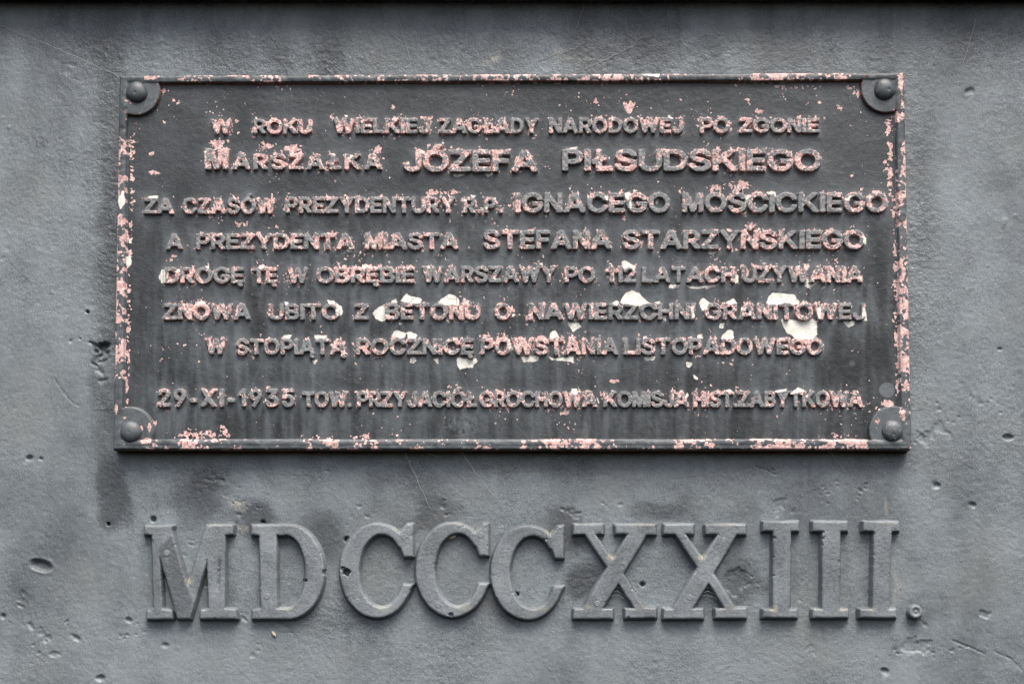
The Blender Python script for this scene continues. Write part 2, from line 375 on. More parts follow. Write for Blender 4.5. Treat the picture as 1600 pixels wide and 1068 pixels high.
# thickness behind the face and the projecting ledge above it
def profile_box(name, x0, x1, prof, mat, parent, tn=-.2, gr=.3):
    n = len(prof); V = []; Q = []
    for x in (x0, x1):
        V += [(x, y, z) for y, z in prof]
    for i in range(n):
        j = (i + 1) % n; Q.append((i, n + i, n + j, j))
    me = bpy.data.meshes.new(name); me.from_pydata(V, [], Q + [tuple(range(n)), tuple(range(2 * n - 1, n - 1, -1))]); me.update()
    import bmesh
    bm = bmesh.new(); bm.from_mesh(me); bmesh.ops.recalc_face_normals(bm, faces=bm.faces); bm.to_mesh(me); bm.free()
    for k, v in (('tone', tn), ('grain', gr)):
        a = me.attributes.new(k, 'FLOAT', 'POINT'); a.data.foreach_set('value', [v] * (2 * n))
    me.materials.append(mat); o = bpy.data.objects.new(name, me); col.objects.link(o)
    if parent: o.parent = parent; o.location = -parent.location
    return o
xl, xr, zb, zt = X(WX0), X(xs[-1]), Z(ys[-1]), Z(ys[0])
profile_box('wall_core', xl, xr, [(.012, zb), (.012, zt), (.22, zt), (.22, zb)], M_WALL, wall)
ZL = Z(2)
profile_box('ledge', xl - .02, xr + .02, [(.10, ZL), (-.042, ZL), (-.053, ZL + .004), (-.057, ZL + .012), (-.057, ZL + .05), (-.07, ZL + .062), (-.07, ZL + .12), (.0, ZL + .15), (.10, ZL + .15)], M_WALL, wall, -.4)

# ------------------------------------------------------------------ glyphs
# outlines of a plain grotesque, thousandths of an em, cap height 508.7 (curved letters; straight ones are drawn below)
CURVED = {"B":[[60,0,60,509,241,509,274,507,304,501,329,491,350,477,367,461,381,442,390,421,396,398,398,374,397,353,393,336,387,320,378,307,368,295,356,286,343,278,329,272,315,267,315,262,331,260,347,254,363,245,378,234,391,220,402,203,411,184,416,161,418,136,416,111,410,88,400,67,386,48,368,31,344,18,317,8,284,2,247,0],[240,452,125,452,125,285,238,285,256,287,273,290,288,296,302,304,314,314,323,326,330,340,335,355,336,372,333,393,326,412,313,429,294,442,270,449],[248,231,125,231,125,57,245,57,281,60,309,67,330,80,344,96,353,115,355,137,354,153,350,169,342,184,333,197,320,209,306,218,289,225,269,229]],"C":[[267,516,293,514,317,511,340,504,362,496,383,485,402,471,419,456,435,438,448,418,459,397,467,373,473,348,408,348,404,365,397,380,389,395,380,407,369,418,357,428,344,437,330,444,315,449,300,453,284,455,267,456,237,453,209,445,184,432,161,414,141,391,125,364,113,332,106,295,103,254,106,213,113,177,125,145,141,117,161,94,184,76,210,63,237,56,267,53,284,54,300,56,315,60,330,65,344,72,357,81,369,90,380,102,389,114,397,128,404,144,408,160,473,160,467,135,459,112,448,91,435,71,420,53,402,38,383,24,363,13,341,5,317,-2,293,-6,267,-7,225,-3,186,7,150,25,119,49,92,79,70,115,53,157,44,203,40,254,44,305,53,352,70,393,92,429,119,459,150,484,186,501,225,512]],"D":[[60,0,60,509,125,509,125,0],[93,452,93,509,225,509,273,505,315,495,353,478,385,455,412,426,433,391,449,351,458,306,462,255,458,205,449,159,433,119,411,83,384,54,351,31,312,14,268,3,219,0,96,0,96,57,215,57,254,60,288,68,318,81,343,99,363,122,379,149,390,181,397,216,399,255,397,294,390,329,379,361,364,388,344,410,320,428,291,441,258,449,221,452]],"G":[[265,516,291,514,316,510,340,504,363,494,384,483,403,469,421,453,436,436,449,416,460,395,468,373,474,349,408,349,402,365,395,379,387,393,378,406,368,417,356,427,344,436,330,443,315,448,300,453,283,455,265,456,236,453,209,445,183,432,160,414,141,392,125,364,113,332,106,295,103,254,106,213,113,177,125,145,141,117,161,95,184,76,210,63,238,56,269,53,296,55,322,61,345,71,365,85,382,102,396,123,407,147,413,173,415,202,434,199,283,199,283,256,478,256,478,200,475,160,466,124,451,91,431,62,406,38,377,19,344,5,308,-4,269,-7,225,-3,185,7,149,25,118,49,91,79,69,116,53,157,43,203,40,254,43,305,53,352,69,393,91,429,117,459,149,484,184,501,223,512]],"J":[[272,509,336,509,336,145,332,100,318,63,294,33,263,11,227,-2,185,-7,143,-2,106,11,75,33,52,63,38,100,33,145,33,173,98,173,98,145,100,117,108,93,122,74,139,61,160,53,185,50,209,53,230,61,248,74,261,93,269,117,272,145]],"O":[[267,516,309,512,348,501,384,484,415,459,442,429,464,393,480,352,490,305,493,254,490,203,480,157,464,115,442,79,415,49,384,25,348,7,309,-3,267,-7,225,-3,186,7,150,25,119,49,92,79,70,115,53,157,44,203,40,254,44,305,53,352,70,393,92,429,119,459,150,484,186,501,225,512],[267,456,237,453,210,445,184,433,161,415,142,392,125,364,113,332,106,295,103,254,106,213,113,176,125,144,142,117,161,94,184,76,210,63,237,55,267,53,296,55,324,63,349,76,372,94,392,116,408,144,420,176,428,213,430,254,428,295,420,332,408,365,392,392,372,415,349,433,324,446,296,453]],"P":[[60,0,60,509,235,509,272,506,305,499,332,487,356,471,375,452,390,430,400,404,407,377,409,348,407,318,400,291,390,265,375,243,356,223,332,207,305,195,272,188,235,186,109,186,109,242,233,242,257,244,279,248,297,256,312,266,324,279,333,294,339,310,343,328,344,348,343,367,339,385,333,402,324,416,312,428,297,439,279,446,257,451,232,452,125,452,125,0]],"S":[[227,516,259,514,289,508,316,498,340,484,360,468,377,449,390,427,398,403,401,378,337,378,332,402,320,421,302,437,280,449,254,456,225,459,204,457,185,454,167,448,152,440,139,430,129,418,121,405,117,391,115,376,117,359,122,345,131,334,142,324,155,315,169,308,184,302,198,297,212,293,264,279,279,275,295,270,312,264,328,256,344,248,359,238,372,226,384,213,395,198,402,180,407,161,408,139,406,112,399,87,386,64,370,43,349,25,323,11,294,0,261,-7,224,-9,188,-7,156,-1,128,9,102,23,81,40,64,60,51,83,42,109,38,137,104,137,108,118,114,102,123,88,136,76,150,66,166,59,185,53,204,50,224,49,246,50,267,54,286,60,303,69,317,79,329,92,338,106,344,122,346,139,344,154,340,168,332,179,322,189,310,197,296,205,280,211,263,217,245,222,184,239,145,253,112,269,86,289,67,313,56,341,52,372,54,400,62,425,75,448,92,468,113,484,138,498,165,508,195,514]],"U":[[60,509,124,509,124,178,126,155,132,133,141,113,153,95,169,80,187,68,208,59,232,53,259,52,285,53,309,59,331,68,349,80,364,95,377,113,385,133,391,155,393,178,393,509,457,509,457,173,454,140,446,108,433,80,414,55,391,33,363,15,332,2,297,-6,259,-8,220,-6,186,2,154,15,126,33,103,55,85,80,71,108,63,140,60,173]],"2":[[225,516,254,513,281,507,306,497,328,482,346,465,361,445,372,423,379,398,381,372,380,354,377,336,371,318,363,299,351,280,336,259,317,235,294,209,267,180,153,60,153,57,389,57,389,0,64,0,64,47,234,229,252,248,268,266,282,282,294,298,303,312,311,327,316,341,319,356,320,371,319,389,315,405,308,419,298,431,287,441,273,449,258,455,241,458,224,460,205,458,188,454,172,447,159,438,148,427,139,413,132,398,128,381,127,362,66,362,68,391,75,418,86,442,102,464,121,482,143,496,168,507,196,513]],"3":[[70,509,372,509,372,461,211,278,211,289,247,290,279,286,308,276,333,262,354,244,371,222,383,198,391,173,393,145,390,116,383,90,370,66,354,45,333,27,309,12,281,2,251,-5,218,-7,188,-5,159,1,133,10,108,22,88,38,70,57,57,79,48,104,44,132,109,132,112,115,118,100,126,87,137,76,150,66,165,59,182,54,200,51,219,50,239,51,258,55,275,61,291,69,304,80,315,93,323,108,328,125,329,145,328,163,323,180,316,196,306,211,292,223,275,234,254,241,229,246,201,248,157,248,157,299,288,448,288,452,70,452]],"5":[[67,253,96,509,366,509,366,452,151,452,134,301,136,301,148,311,162,318,178,325,194,330,212,333,229,334,252,332,274,328,294,321,313,311,330,299,345,285,358,269,370,251,379,231,386,210,390,187,391,163,388,132,381,102,369,76,352,52,332,32,309,15,282,3,253,-4,221,-7,192,-5,165,1,140,11,118,25,99,41,83,60,71,82,63,105,60,130,122,130,125,115,130,102,138,89,148,78,160,68,173,60,188,54,204,51,221,50,241,51,259,56,276,64,291,75,304,89,314,104,322,122,326,141,328,162,326,183,321,203,314,221,303,237,290,251,275,262,257,270,238,275,218,277,201,276,184,273,167,268,152,262,139,255,128,246]],"9":[[226,516,256,513,285,506,310,494,333,478,352,458,368,434,380,408,387,378,389,347,387,322,382,296,373,270,359,240,340,207,315,168,200,0,130,0,301,248,307,248,302,238,295,229,287,221,278,214,268,207,257,202,245,198,232,195,218,195,188,197,161,203,137,214,116,229,98,247,83,269,72,294,66,321,64,352,66,382,73,411,85,436,101,459,120,479,143,494,168,506,196,513],[226,460,207,459,190,454,174,446,160,435,148,423,138,407,131,390,127,372,125,352,127,331,131,313,138,295,148,280,160,268,174,257,190,250,207,245,226,243,245,245,263,249,279,257,293,267,305,280,314,295,322,312,326,330,327,350,326,371,322,390,314,407,305,422,293,435,279,446,263,454,245,459]]}
def rect(x0, y0, x1, y1): return [(x0, y0), (x1, y0), (x1, y1), (x0, y1)]
def disc(cx, cy, r, n=20): return [(cx + r * math.cos(2 * math.pi * i / n), cy + r * math.sin(2 * math.pi * i / n)) for i in range(n)]
def acute(cx): return [(cx - .07, 1.10), (cx + .05, 1.10), (cx + .22, 1.30), (cx + .04, 1.30)]
def ogonek(x): return [(x, .04), (x - .09, -.06), (x - .11, -.16), (x - .05, -.24), (x + .07, -.25), (x + .10, -.17), (x + .01, -.155), (x + .0, -.09), (x + .10, .04)]
A_ = [[[(0, 0), (.37, 1), (.53, 1), (.90, 0), (.755, 0), (.45, .84), (.145, 0)]], [[(.2, .24), (.70, .24), (.66, .365), (.24, .365)]]]
E_0 = [[[(0, 0), (.62, 0), (.62, .125), (.135, .125), (.135, .44), (.57, .44), (.57, .56), (.135, .56), (.135, .875), (.61, .875), (.61, 1), (0, 1)]]]
L_ = [[[(0, 0), (.56, 0), (.56, .125), (.135, .125), (.135, 1), (0, 1)]]]
N_ = [[[(0, 0), (0, 1), (.15, 1), (.60, .24), (.60, 1), (.73, 1), (.73, 0), (.58, 0), (.13, .76), (.13, 0)]]]
Z_ = [[[(0, 0), (.71, 0), (.71, .125), (.17, .125), (.70, .89), (.70, 1), (.03, 1), (.03, .875), (.52, .875), (0, .11)]]]
STRAIGHT = {'A': A_, 'E': E_0, 'L': L_, 'N': N_, 'Z': Z_,
 'F': [[[(0, 0), (.135, 0), (.135, .43), (.53, .43), (.53, .55), (.135, .55), (.135, .875), (.59, .875), (.59, 1), (0, 1)]]],
 'H': [[[(0, 0), (.135, 0), (.135, .45), (.62, .45), (.62, 0), (.755, 0), (.755, 1), (.62, 1), (.62, .575), (.135, .575), (.135, 1), (0, 1)]]],
 'I': [[rect(0, 0, .14, 1)]],
 'K': [[rect(0, 0, .135, 1)], [[(.12, .27), (.12, .46), (.60, 1), (.78, 1), (.40, .60), (.83, 0), (.66, 0), (.31, .495)]]],
 'M': [[[(0, 0), (0, 1), (.19, 1), (.435, .20), (.68, 1), (.87, 1), (.87, 0), (.745, 0), (.745, .80), (.495, 0), (.375, 0), (.125, .80), (.125, 0)]]],
 'T': [[[(.31, 0), (.445, 0), (.445, .875), (.755, .875), (.755, 1), (0, 1), (0, .875), (.31, .875)]]],
 'W': [[[(0, 1), (.14, 1), (.335, .20), (.54, 1), (.68, 1), (.885, .20), (1.08, 1), (1.22, 1), (.955, 0), (.815, 0), (.61, .78), (.405, 0), (.265, 0)]]],
 'X': [[[(0, 0), (.16, 0), (.42, .40), (.68, 0), (.84, 0), (.50, .51), (.82, 1), (.66, 1), (.42, .62), (.18, 1), (.02, 1), (.34, .51)]]],
 'Y': [[[(0, 1), (.16, 1), (.42, .54), (.68, 1), (.84, 1), (.487, .40), (.487, 0), (.352, 0), (.352, .40)]]],
 '1': [[[(.20, 0), (.335, 0), (.335, 1), (.225, 1), (.15, .88), (0, .79), (0, .67), (.20, .78)]]],
 '.': [[rect(0, 0, .14, .14)]], '-': [[rect(0, .27, .34, .40)]]}
STRAIGHT['Ą'] = A_ + [[ogonek(.80)]]; STRAIGHT['Ę'] = E_0 + [[ogonek(.50)]]
STRAIGHT['Ł'] = [[[(x + .13, y) for x, y in L_[0][0]]], [[(0, .34), (0, .48), (.46, .70), (.46, .56)]]]
STRAIGHT['Ń'] = N_ + [[acute(.36)]]; STRAIGHT['Ż'] = Z_ + [[disc(.36, 1.17, .075)]]
GL = {}
def glyph(ch):
    if ch in GL: return GL[ch]
    if ch in STRAIGHT: parts = STRAIGHT[ch]
    elif ch == 'R': parts = glyph_parts('P') + [[[(.26, .47), (.42, .47), (.70, 0), (.54, 0)]]]
    elif ch in 'ÓŚ': parts = glyph_parts({'Ó': 'O', 'Ś': 'S'}[ch]) + [[acute(.43 if ch == 'Ó' else .34)]]
    else: parts = glyph_parts(ch)
    E_ = [np.vstack([poly_edges(l) for l in p]) for p in parts]
    x0 = min(e[:, [0, 2]].min() for e in E_); x1 = max(e[:, [0, 2]].max() for e in E_)
    for e in E_: e[:, [0, 2]] -= x0
    GL[ch] = (E_, x1 - x0); return GL[ch]
def glyph_parts(ch):
    ls = [np.array(l, float).reshape(-1, 2) / 508.7 for l in CURVED[ch]]
    x0 = min(l[:, 0].min() for l in ls)
    return [[[(x - x0, y) for x, y in l] for l in ls]]
CAP = 1.0
# text, x0, x1, baseline, cap height (photo pixels, on the letter faces), flake amount
WORDS = [
 [('W', 329, 361, 209, 23, .1), ('ROKU', 396, 487.5, 209, 23, .2), ('WIELKIEJ', 521, 671, 208.5, 24, 0), ('ZAGŁADY', 686, 841, 208.5, 24, 0), ('NARODOWEJ', 858, 1067, 208, 24, .05), ('PO', 1094, 1140, 208, 24, .15), ('ZGONIE', 1155, 1280, 207.5, 23, -.05)],
 [('M', 321, 356, 265, 33, .3), ('ARSZAŁKA', 363, 597, 265, 25, .15), ('JÓZEFA', 630, 840, 268.5, 34, .2), ('PIŁSUDSKIEGO', 878, 1283, 267.5, 34, .25)],
 [('ZA', 224, 271, 334, 25, .1), ('CZASÓW', 285, 431, 334, 25, 0), ('PREZYDENTURY', 446, 711, 333, 25.5, -.05), ('R.P.', 724, 785, 333, 25, -.05), ('IGNACEGO', 805, 1047, 332.5, 31, -.05), ('MOŚCICKIEGO', 1066, 1387, 332, 31, -.1)],
 [('A', 259, 284.5, 389.5, 25, -.1), ('PREZYDENTA', 306, 553, 389.5, 25, .1), ('MIASTA', 570, 716, 389.5, 26, -.05), ('STEFANA', 755, 955, 389.5, 30, .15), ('STARZYŃSKIEGO', 973, 1351, 389.5, 30, -.05)],
 [('DROGĘ', 256, 380, 442.5, 25, .05), ('TĘ', 394, 432.5, 442.5, 25, -.1), ('W', 449, 481, 442.5, 25, .05), ('OBRĘBIE', 494, 647, 442, 25, .05), ('WARSZAWY', 660, 869, 441.5, 26, -.2), ('PO', 882, 930, 441.5, 25, .0), ('112', 948, 994, 441.5, 26, -.15), ('LATACH', 1003, 1149, 441.5, 25, -.1), ('UŻYWANIA', 1160, 1348, 441.5, 26, -.1)],
 [('ZNOWA', 255, 391, 499.5, 25.5, .0), ('UBITO', 419, 530, 499.5, 25.5, .1), ('Z', 553, 576, 499.5, 25.5, 0), ('BETONU', 602, 750, 499.5, 26, .05), ('O', 773, 798, 499.5, 25.5, -.1), ('NAWIERZCHNI', 826, 1086, 499.5, 26, -.1), ('GRANITOWEJ', 1101, 1352, 499.5, 26, .05)],
 [('W', 321, 353, 553.5, 25, -.05), ('STOPIĄTĄ', 368, 540, 554, 25, -.05), ('ROCZNICĘ', 556, 740, 554, 25.5, -.0), ('POWSTANIA', 751, 966, 554, 26, .0), ('LISTOPADOWEGO', 975, 1286, 554, 26, .05)],
 [('29-XI-1935', 246, 460, 635.5, 28.5, -.1), ('TOW.', 472, 549, 636, 24.5, -.1), ('PRZYJACIÓŁ', 558, 745, 636, 25, -.15), ('GROCHOWA', 749, 933, 636, 25, -.1), ('KOMISJA', 943, 1076, 636, 25, -.1), ('HIST.', 1084, 1152, 636, 25, 0), ('ZABYTKOWA', 1153, 1349, 636, 25.5, -.15)],
]
def word_edges(txt, x0, x1, base, cap):
    d = .058 * cap                       # weight added all round
    s = (cap - 2 * d) / CAP
    g = [glyph(c) for c in txt]
    tot = sum(w for _, w in g) * s + 2 * d * len(g)
    n = len(g); k = 1.0
    W = x1 - x0
    if n == 1: k = (W - 2 * d) / (g[0][1] * s); gap = 0
    else:
        gap = (W - tot) / (n - 1)
        if gap < .02 * cap or n == 2: 
            gap = .02 * cap; k = (W - gap * (n - 1) - 2 * d * n) / (sum(w for _, w in g) * s)
        elif gap > (.2 if txt == 'ARSZAŁKA' else .07) * cap and txt not in ('R.P.', '29-XI-1935'):
            gap = (.2 if txt == 'ARSZAŁKA' else .07) * cap; k = (W - gap * (n - 1) - 2 * d * n) / (sum(w for _, w in g) * s)
    es = []; x = x0
    for E_, w in g:
        for e0 in E_:
            e = e0.copy() * s
            e[:, [0, 2]] = e[:, [0, 2]] * k + x + d
            e[:, [1, 3]] = base - d - e[:, [1, 3]]
            es.append(e)
        x += w * s * k + 2 * d + gap
    return es, d

# ------------------------------------------------------------------ global wear maps, 1 photo pixel per cell
GX0, GY0, GW, GH = 160, 100, 1280, 630
gx, gy = np.meshgrid(np.arange(GW) + GX0, np.arange(GH) + GY0)
GS = (GH, GW)
word_data = []; tmask = np.zeros(GS, bool)
SW = .36
for line in WORDS:
    for (txt, x0, x1, base, cap, fl) in line:
        es, d = word_edges(txt, x0, x1, base, cap)
        pad = 6; bx0 = x0 - pad; by0 = base - cap * 1.5 - pad
        nx = int((x1 - x0 + 2 * pad) / SW) + 1; ny = int((cap * 1.95 + 2 * pad) / SW) + 1
        m = np.zeros((ny, nx), bool)
        for e in es: m |= raster(e, bx0, by0, nx, ny, SW)
        S = sdf(m, 18) * SW + d
        word_data.append((txt, bx0, by0, S, fl, base, cap))
        sub = (gx >= bx0) & (gx < bx0 + (nx - 1) * SW) & (gy >= by0) & (gy < by0 + (ny - 1) * SW)
        tmask[sub] |= sample(S, gx[sub], gy[sub], bx0, by0, SW) > 0
dT = edt(tmask, 22)
L = fbm(GS, 46, 101, 3); Md = fbm(GS, 6, 111, 3, .7); Fi = fnoise(GS, 1.8, 1.8, 121); Bg = fbm(GS, 20, 131, 3)
pink = -1.74 + 1.70 * np.exp(-(dT / 4.0) ** 1.3) + .26 * L + .40 * Md + .58 * Fi
# loose scatter further out, and bigger flakes above some letters
pink = np.maximum(pink, -1.85 + .75 * np.exp(-dT / 14) + .42 * Md + .45 * Fi + .28 * L)
def patch(cx, cy, rx, ry, a, spread=.6):
    global pink
    d = np.sqrt(((gx - cx) / rx) ** 2 + ((gy - cy) / ry) ** 2)
    pink = np.maximum(pink, a + 1.0 - 1.6 * d + spread * Md * .6 + .35 * Fi)
# stripes on the field along the frame, flakes in corners
def strip(x0, y0, x1, y1, wd, a):
    global pink
    dx, dy = x1 - x0, y1 - y0; Lg = math.hypot(dx, dy)
    t = ((gx - x0) * dx + (gy - y0) * dy) / Lg; n = np.abs((gx - x0) * dy - (gy - y0) * dx) / Lg
    inside = np.maximum(np.maximum(-t, t - Lg), 0)
    pink = np.maximum(pink, a + .45 * Md + .5 * Fi - 1.4 * np.maximum(n / wd - .5, 0) - .3 * inside)
strip(206, 208, 207, 330, 3.6, .12); strip(204, 330, 198, 640, 3.6, -.10)
strip(1388, 185, 1392, 305, 5, .05); strip(1396, 300, 1402, 620, 3.2, -.12); strip(1384, 200, 1388, 270, 9, -.35)
strip(278, 680, 356, 676, 9, -.15); strip(470, 683, 520, 683, 5, -.35); strip(1300, 678, 1330, 684, 7, -.45); strip(548, 684, 575, 684, 5, -.35); strip(1210, 136, 1275, 137, 4, -.35)
for a in ((257, 143, 7, 6, .2), (1327, 137, 8, 4, .2), (1340, 146, 6, 7, .1), (1311, 168, 5, 5, .1), (984, 167, 8, 7, .9), (931, 158, 4, 4, .3), (615, 168, 4, 3, .3), (290, 612, 2, 2, 0), (236, 241, 5, 5, -.1), (243, 270, 9, 4, -.1),
          (875, 164, 3, 3, .1), (1167, 155, 4, 2, .1), (1281, 159, 4, 3, .1), (1185, 173, 9, 4, .3), (975, 340, 4, 4, .4), (375, 350, 14, 7, -.2), (270, 400, 12, 9, -.4), (1390, 630, 9, 6, .5), (240, 660, 6, 5, .3), (1377, 305, 6, 6, .4),
          (420, 228, 16, 8, .1), (340, 225, 14, 10, 0), (455, 232, 20, 7, .1), (590, 232, 8, 6, .2), (690, 300, 30, 6, .1), (1330, 275, 6, 3, -.3), (960, 595, 8, 5, 0), (880, 645, 10, 5, -.1), (1145, 360, 12, 4, .1), (1120, 295, 16, 8, -.1), (1160, 290, 20, 9, -.05)):
    patch(*a)
# cream flakes (outlines in photo pixels)
def c4(ox, oy, p): return [(ox + x / 4, oy + y / 4) for x, y in p]
CREAM = [c4(540, 350, p) for p in (
  [(345, 482), (362, 450), (380, 434), (410, 452), (432, 456), (458, 458), (476, 470), (468, 492), (440, 498), (398, 492)], [(575, 488), (605, 462), (650, 434), (685, 445), (708, 464), (712, 505), (640, 508)],
  [(168, 556), (196, 530), (225, 508), (252, 516), (250, 600), (225, 608), (195, 596)], [(280, 487), (316, 464), (324, 494)], [(284, 702), (302, 672), (322, 660), (378, 682), (366, 712), (320, 708)],
  [(385, 678), (408, 669), (452, 692), (440, 712), (388, 710)], [(400, 842), (412, 830), (434, 832), (441, 852), (428, 868), (404, 864)], [(694, 850), (702, 832), (760, 840), (820, 838), (822, 858), (800, 876), (790, 894), (745, 900), (715, 905), (700, 888)],
  [(1098, 832), (1150, 826), (1212, 824), (1206, 852), (1170, 862), (1110, 860)], [(1254, 820), (1300, 838), (1360, 832), (1424, 824), (1426, 860), (1350, 852), (1285, 848)],
  [(1388, 612), (1420, 618), (1460, 614), (1470, 640), (1450, 652), (1424, 672), (1396, 640)], [(1278, 682), (1308, 660), (1328, 690), (1338, 708), (1274, 712)], [(545, 842), (580, 838), (576, 874)], [(332, 615), (360, 612), (350, 628), (336, 626)], [(1040, 556), (1066, 566), (1042, 580)])]
CREAM += [c4(800, 350, p) for p in (
  [(676, 492), (686, 462), (715, 430), (748, 414), (790, 428), (826, 462), (858, 490), (820, 505), (770, 515), (720, 500)], [(1168, 492), (1180, 468), (1196, 460), (1236, 486), (1228, 520), (1208, 546), (1182, 528)], [(1328, 498), (1356, 478), (1386, 464), (1406, 496), (1370, 505)],
  [(1308, 706), (1330, 676), (1356, 654), (1382, 668), (1388, 716), (1340, 722)], [(818, 832), (860, 824), (902, 826), (882, 850), (838, 852)], [(1088, 858), (1126, 864), (1124, 880), (1108, 896), (1092, 890)], [(1128, 936), (1168, 960), (1160, 970), (1140, 966)],
  [(976, 376), (1052, 378), (1040, 396), (984, 400)], [(1080, 384), (1150, 392), (1286, 374), (1270, 392), (1180, 402), (1130, 404)], [(680, 236), (710, 224), (768, 262), (772, 302), (742, 274), (700, 282)], [(1224, 172), (1286, 164), (1270, 184), (1256, 192), (1230, 190)],
  [(1300, 622), (1330, 614), (1322, 648), (1296, 650)], [(1430, 520), (1448, 514), (1446, 545), (1432, 550)], [(620, 490), (660, 476), (670, 500), (650, 512)], [(880, 490), (925, 480), (920, 500)], [(940, 585), (968, 560), (960, 610)], [(1120, 520), (1136, 510), (1144, 584), (1122, 590)], [(1155, 690), (1185, 686), (1195, 715), (1160, 712)], [(1395, 310), (1415, 318), (1412, 365), (1385, 375)])]
CREAM += [c4(1050, 350, p) for p in (
  [(588, 492), (602, 456), (628, 428), (690, 434), (768, 440), (780, 470), (806, 490), (770, 505), (710, 492), (650, 506), (610, 502)], [(680, 592), (780, 600), (880, 588), (908, 622), (906, 690), (880, 722), (770, 714), (742, 690), (718, 678), (696, 640)], [(1062, 602), (1104, 608), (1148, 604), (1140, 626), (1108, 646), (1084, 630)],
  [(1186, 520), (1206, 508), (1220, 606), (1186, 604)], [(820, 386), (858, 376), (894, 372), (880, 390), (850, 398)], [(1190, 70), (1215, 90), (1210, 130), (1192, 120)], [(835, 484), (860, 490), (840, 500)], [(905, 520), (930, 515), (935, 590), (910, 595)], [(310, 862), (330, 860), (322, 874)])]
CREAM += [c4(160, 350, p) for p in (
  [(352, 330), (362, 300), (378, 280), (396, 282), (394, 366), (368, 368)], [(1468, 498), (1494, 514), (1504, 545), (1488, 575), (1466, 580), (1452, 556)], [(1126, 695), (1182, 690), (1172, 712), (1132, 714)], [(1322, 694), (1405, 694), (1402, 714), (1328, 712)], [(148, 200), (178, 196), (182, 250), (160, 276), (148, 240)],
  [(162, 78), (182, 100), (166, 124)], [(594, 490), (620, 476), (642, 484), (630, 500)], [(635, 258), (668, 262), (664, 282)], [(1398, 470), (1450, 480), (1470, 500), (1420, 500)], [(1312, 850), (1346, 850), (1325, 880)], [(1130, 480), (1165, 490), (1150, 520)], [(88, 150), (102, 140), (100, 220), (88, 210)])]
CREAM += [c4(540, 100, p) for p in ([(664, 682), (752, 680), (738, 694), (696, 708), (676, 698)], [(858, 680), (936, 678), (915, 692), (892, 706)], [(780, 820), (815, 818), (800, 840)])]
CREAM += [c4(800, 100, p) for p in ([(700, 806), (745, 802), (728, 850), (712, 840)], [(730, 850), (760, 860), (745, 915), (732, 900)], [(895, 850), (915, 845), (905, 890)], [(805, 68), (925, 66), (915, 92), (860, 86), (820, 80)], [(330, 528), (410, 516), (412, 528), (370, 534)], [(570, 820), (610, 825), (600, 880)], [(200, 945), (225, 935), (215, 960)])]
CREAM += [c4(1050, 100, p) for p in ([(465, 820), (490, 815), (470, 870), (475, 920), (455, 870)], [(590, 800), (645, 795), (650, 830), (630, 815), (605, 820)], [(505, 862), (530, 865), (515, 885)], [(1215, 825), (1265, 818), (1235, 850)])]
CREAM += [c4(160, 100, p) for p in ([(290, 826), (350, 820), (345, 838), (300, 842)], [(102, 850), (140, 800), (148, 880), (118, 920)], [(640, 540), (655, 540), (650, 632), (638, 630)])]
CREAM += [c4(1050, 560, p) for p in ([(622, 204), (680, 192), (722, 184), (712, 202), (660, 214)], [(732, 218), (790, 180), (842, 202), (800, 212), (745, 226)], [(340, 196), (366, 190), (380, 206), (350, 210)])]
cm = np.zeros(GS, bool)
big = np.zeros((GH * 2, GW * 2), bool)
for p in CREAM: big |= raster(poly_edges(p), GX0, GY0, GW * 2, GH * 2, .5)
cream = blur(sdf(big, 8) * .5, 2)[::2, ::2] / 1.6 + .16 * Fi
cream = np.clip(cream, -2.5, 2.5)
cream = np.maximum(cream, np.clip(-2.3 + .95 * fbm(GS, 7, 141, 3) * (dT < 6) + .4 * L, -2.5, .8))
# field tone: pale light halo painted round the letters, with dust under each line and run-off below it
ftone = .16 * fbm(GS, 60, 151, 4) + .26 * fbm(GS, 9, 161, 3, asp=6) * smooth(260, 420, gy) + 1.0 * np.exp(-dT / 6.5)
up = np.zeros(GS)
acc = np.zeros(GW)
for r in range(GH):
    acc = np.maximum(acc * .965, tmask[r] * 1.0); up[r] = acc
up = blur(up, 3)
ftone += .75 * up * smooth(300, 420, gy) + .2 * up - .30
ftone += 2.3 * smooth(13, 10, np.hypot(gx - 1386, gy - 609)) + .9 * smooth(6, 4, np.hypot(gx - 1332, gy - 567))
ftone += .5 * smooth(1.4, .4, np.hypot((gx - 717) / 26, (gy - 665) / 16)) * (.5 + Fi)

rs3 = random.Random(21)
for _ in range(90):
    x_ = rs3.uniform(230, 1370); y_ = rs3.choice((443, 501, 556, 638, 391)) + rs3.uniform(0, 4); l_ = rs3.uniform(14, 46); wd_ = rs3.uniform(1.0, 3.5); am_ = rs3.choice((.35, .25, -.3))
    ftone += am_ * np.exp(-((gx - x_) / wd_) ** 2) * smooth(-2, 3, gy - y_) * smooth(l_, l_ * .3, gy - y_)
for _ in range(60):
    x_, y_, l_ = rs3.uniform(200, 1400), rs3.uniform(130, 680), rs3.uniform(20, 110); an = rs3.gauss(.95, .25) if rs3.random() < .7 else rs3.uniform(0, 3.1)
    n_ = int(l_ * 2); t_ = np.linspace(0, l_, n_); ix = (x_ + t_ * math.cos(an) - GX0).astype(int); iy = (y_ + t_ * math.sin(an) - GY0).astype(int)
    ok = (ix >= 0) & (ix < GW) & (iy >= 0) & (iy < GH); ftone[iy[ok], ix[ok]] += rs3.uniform(.3, .9) * (rs3.random() + .3)

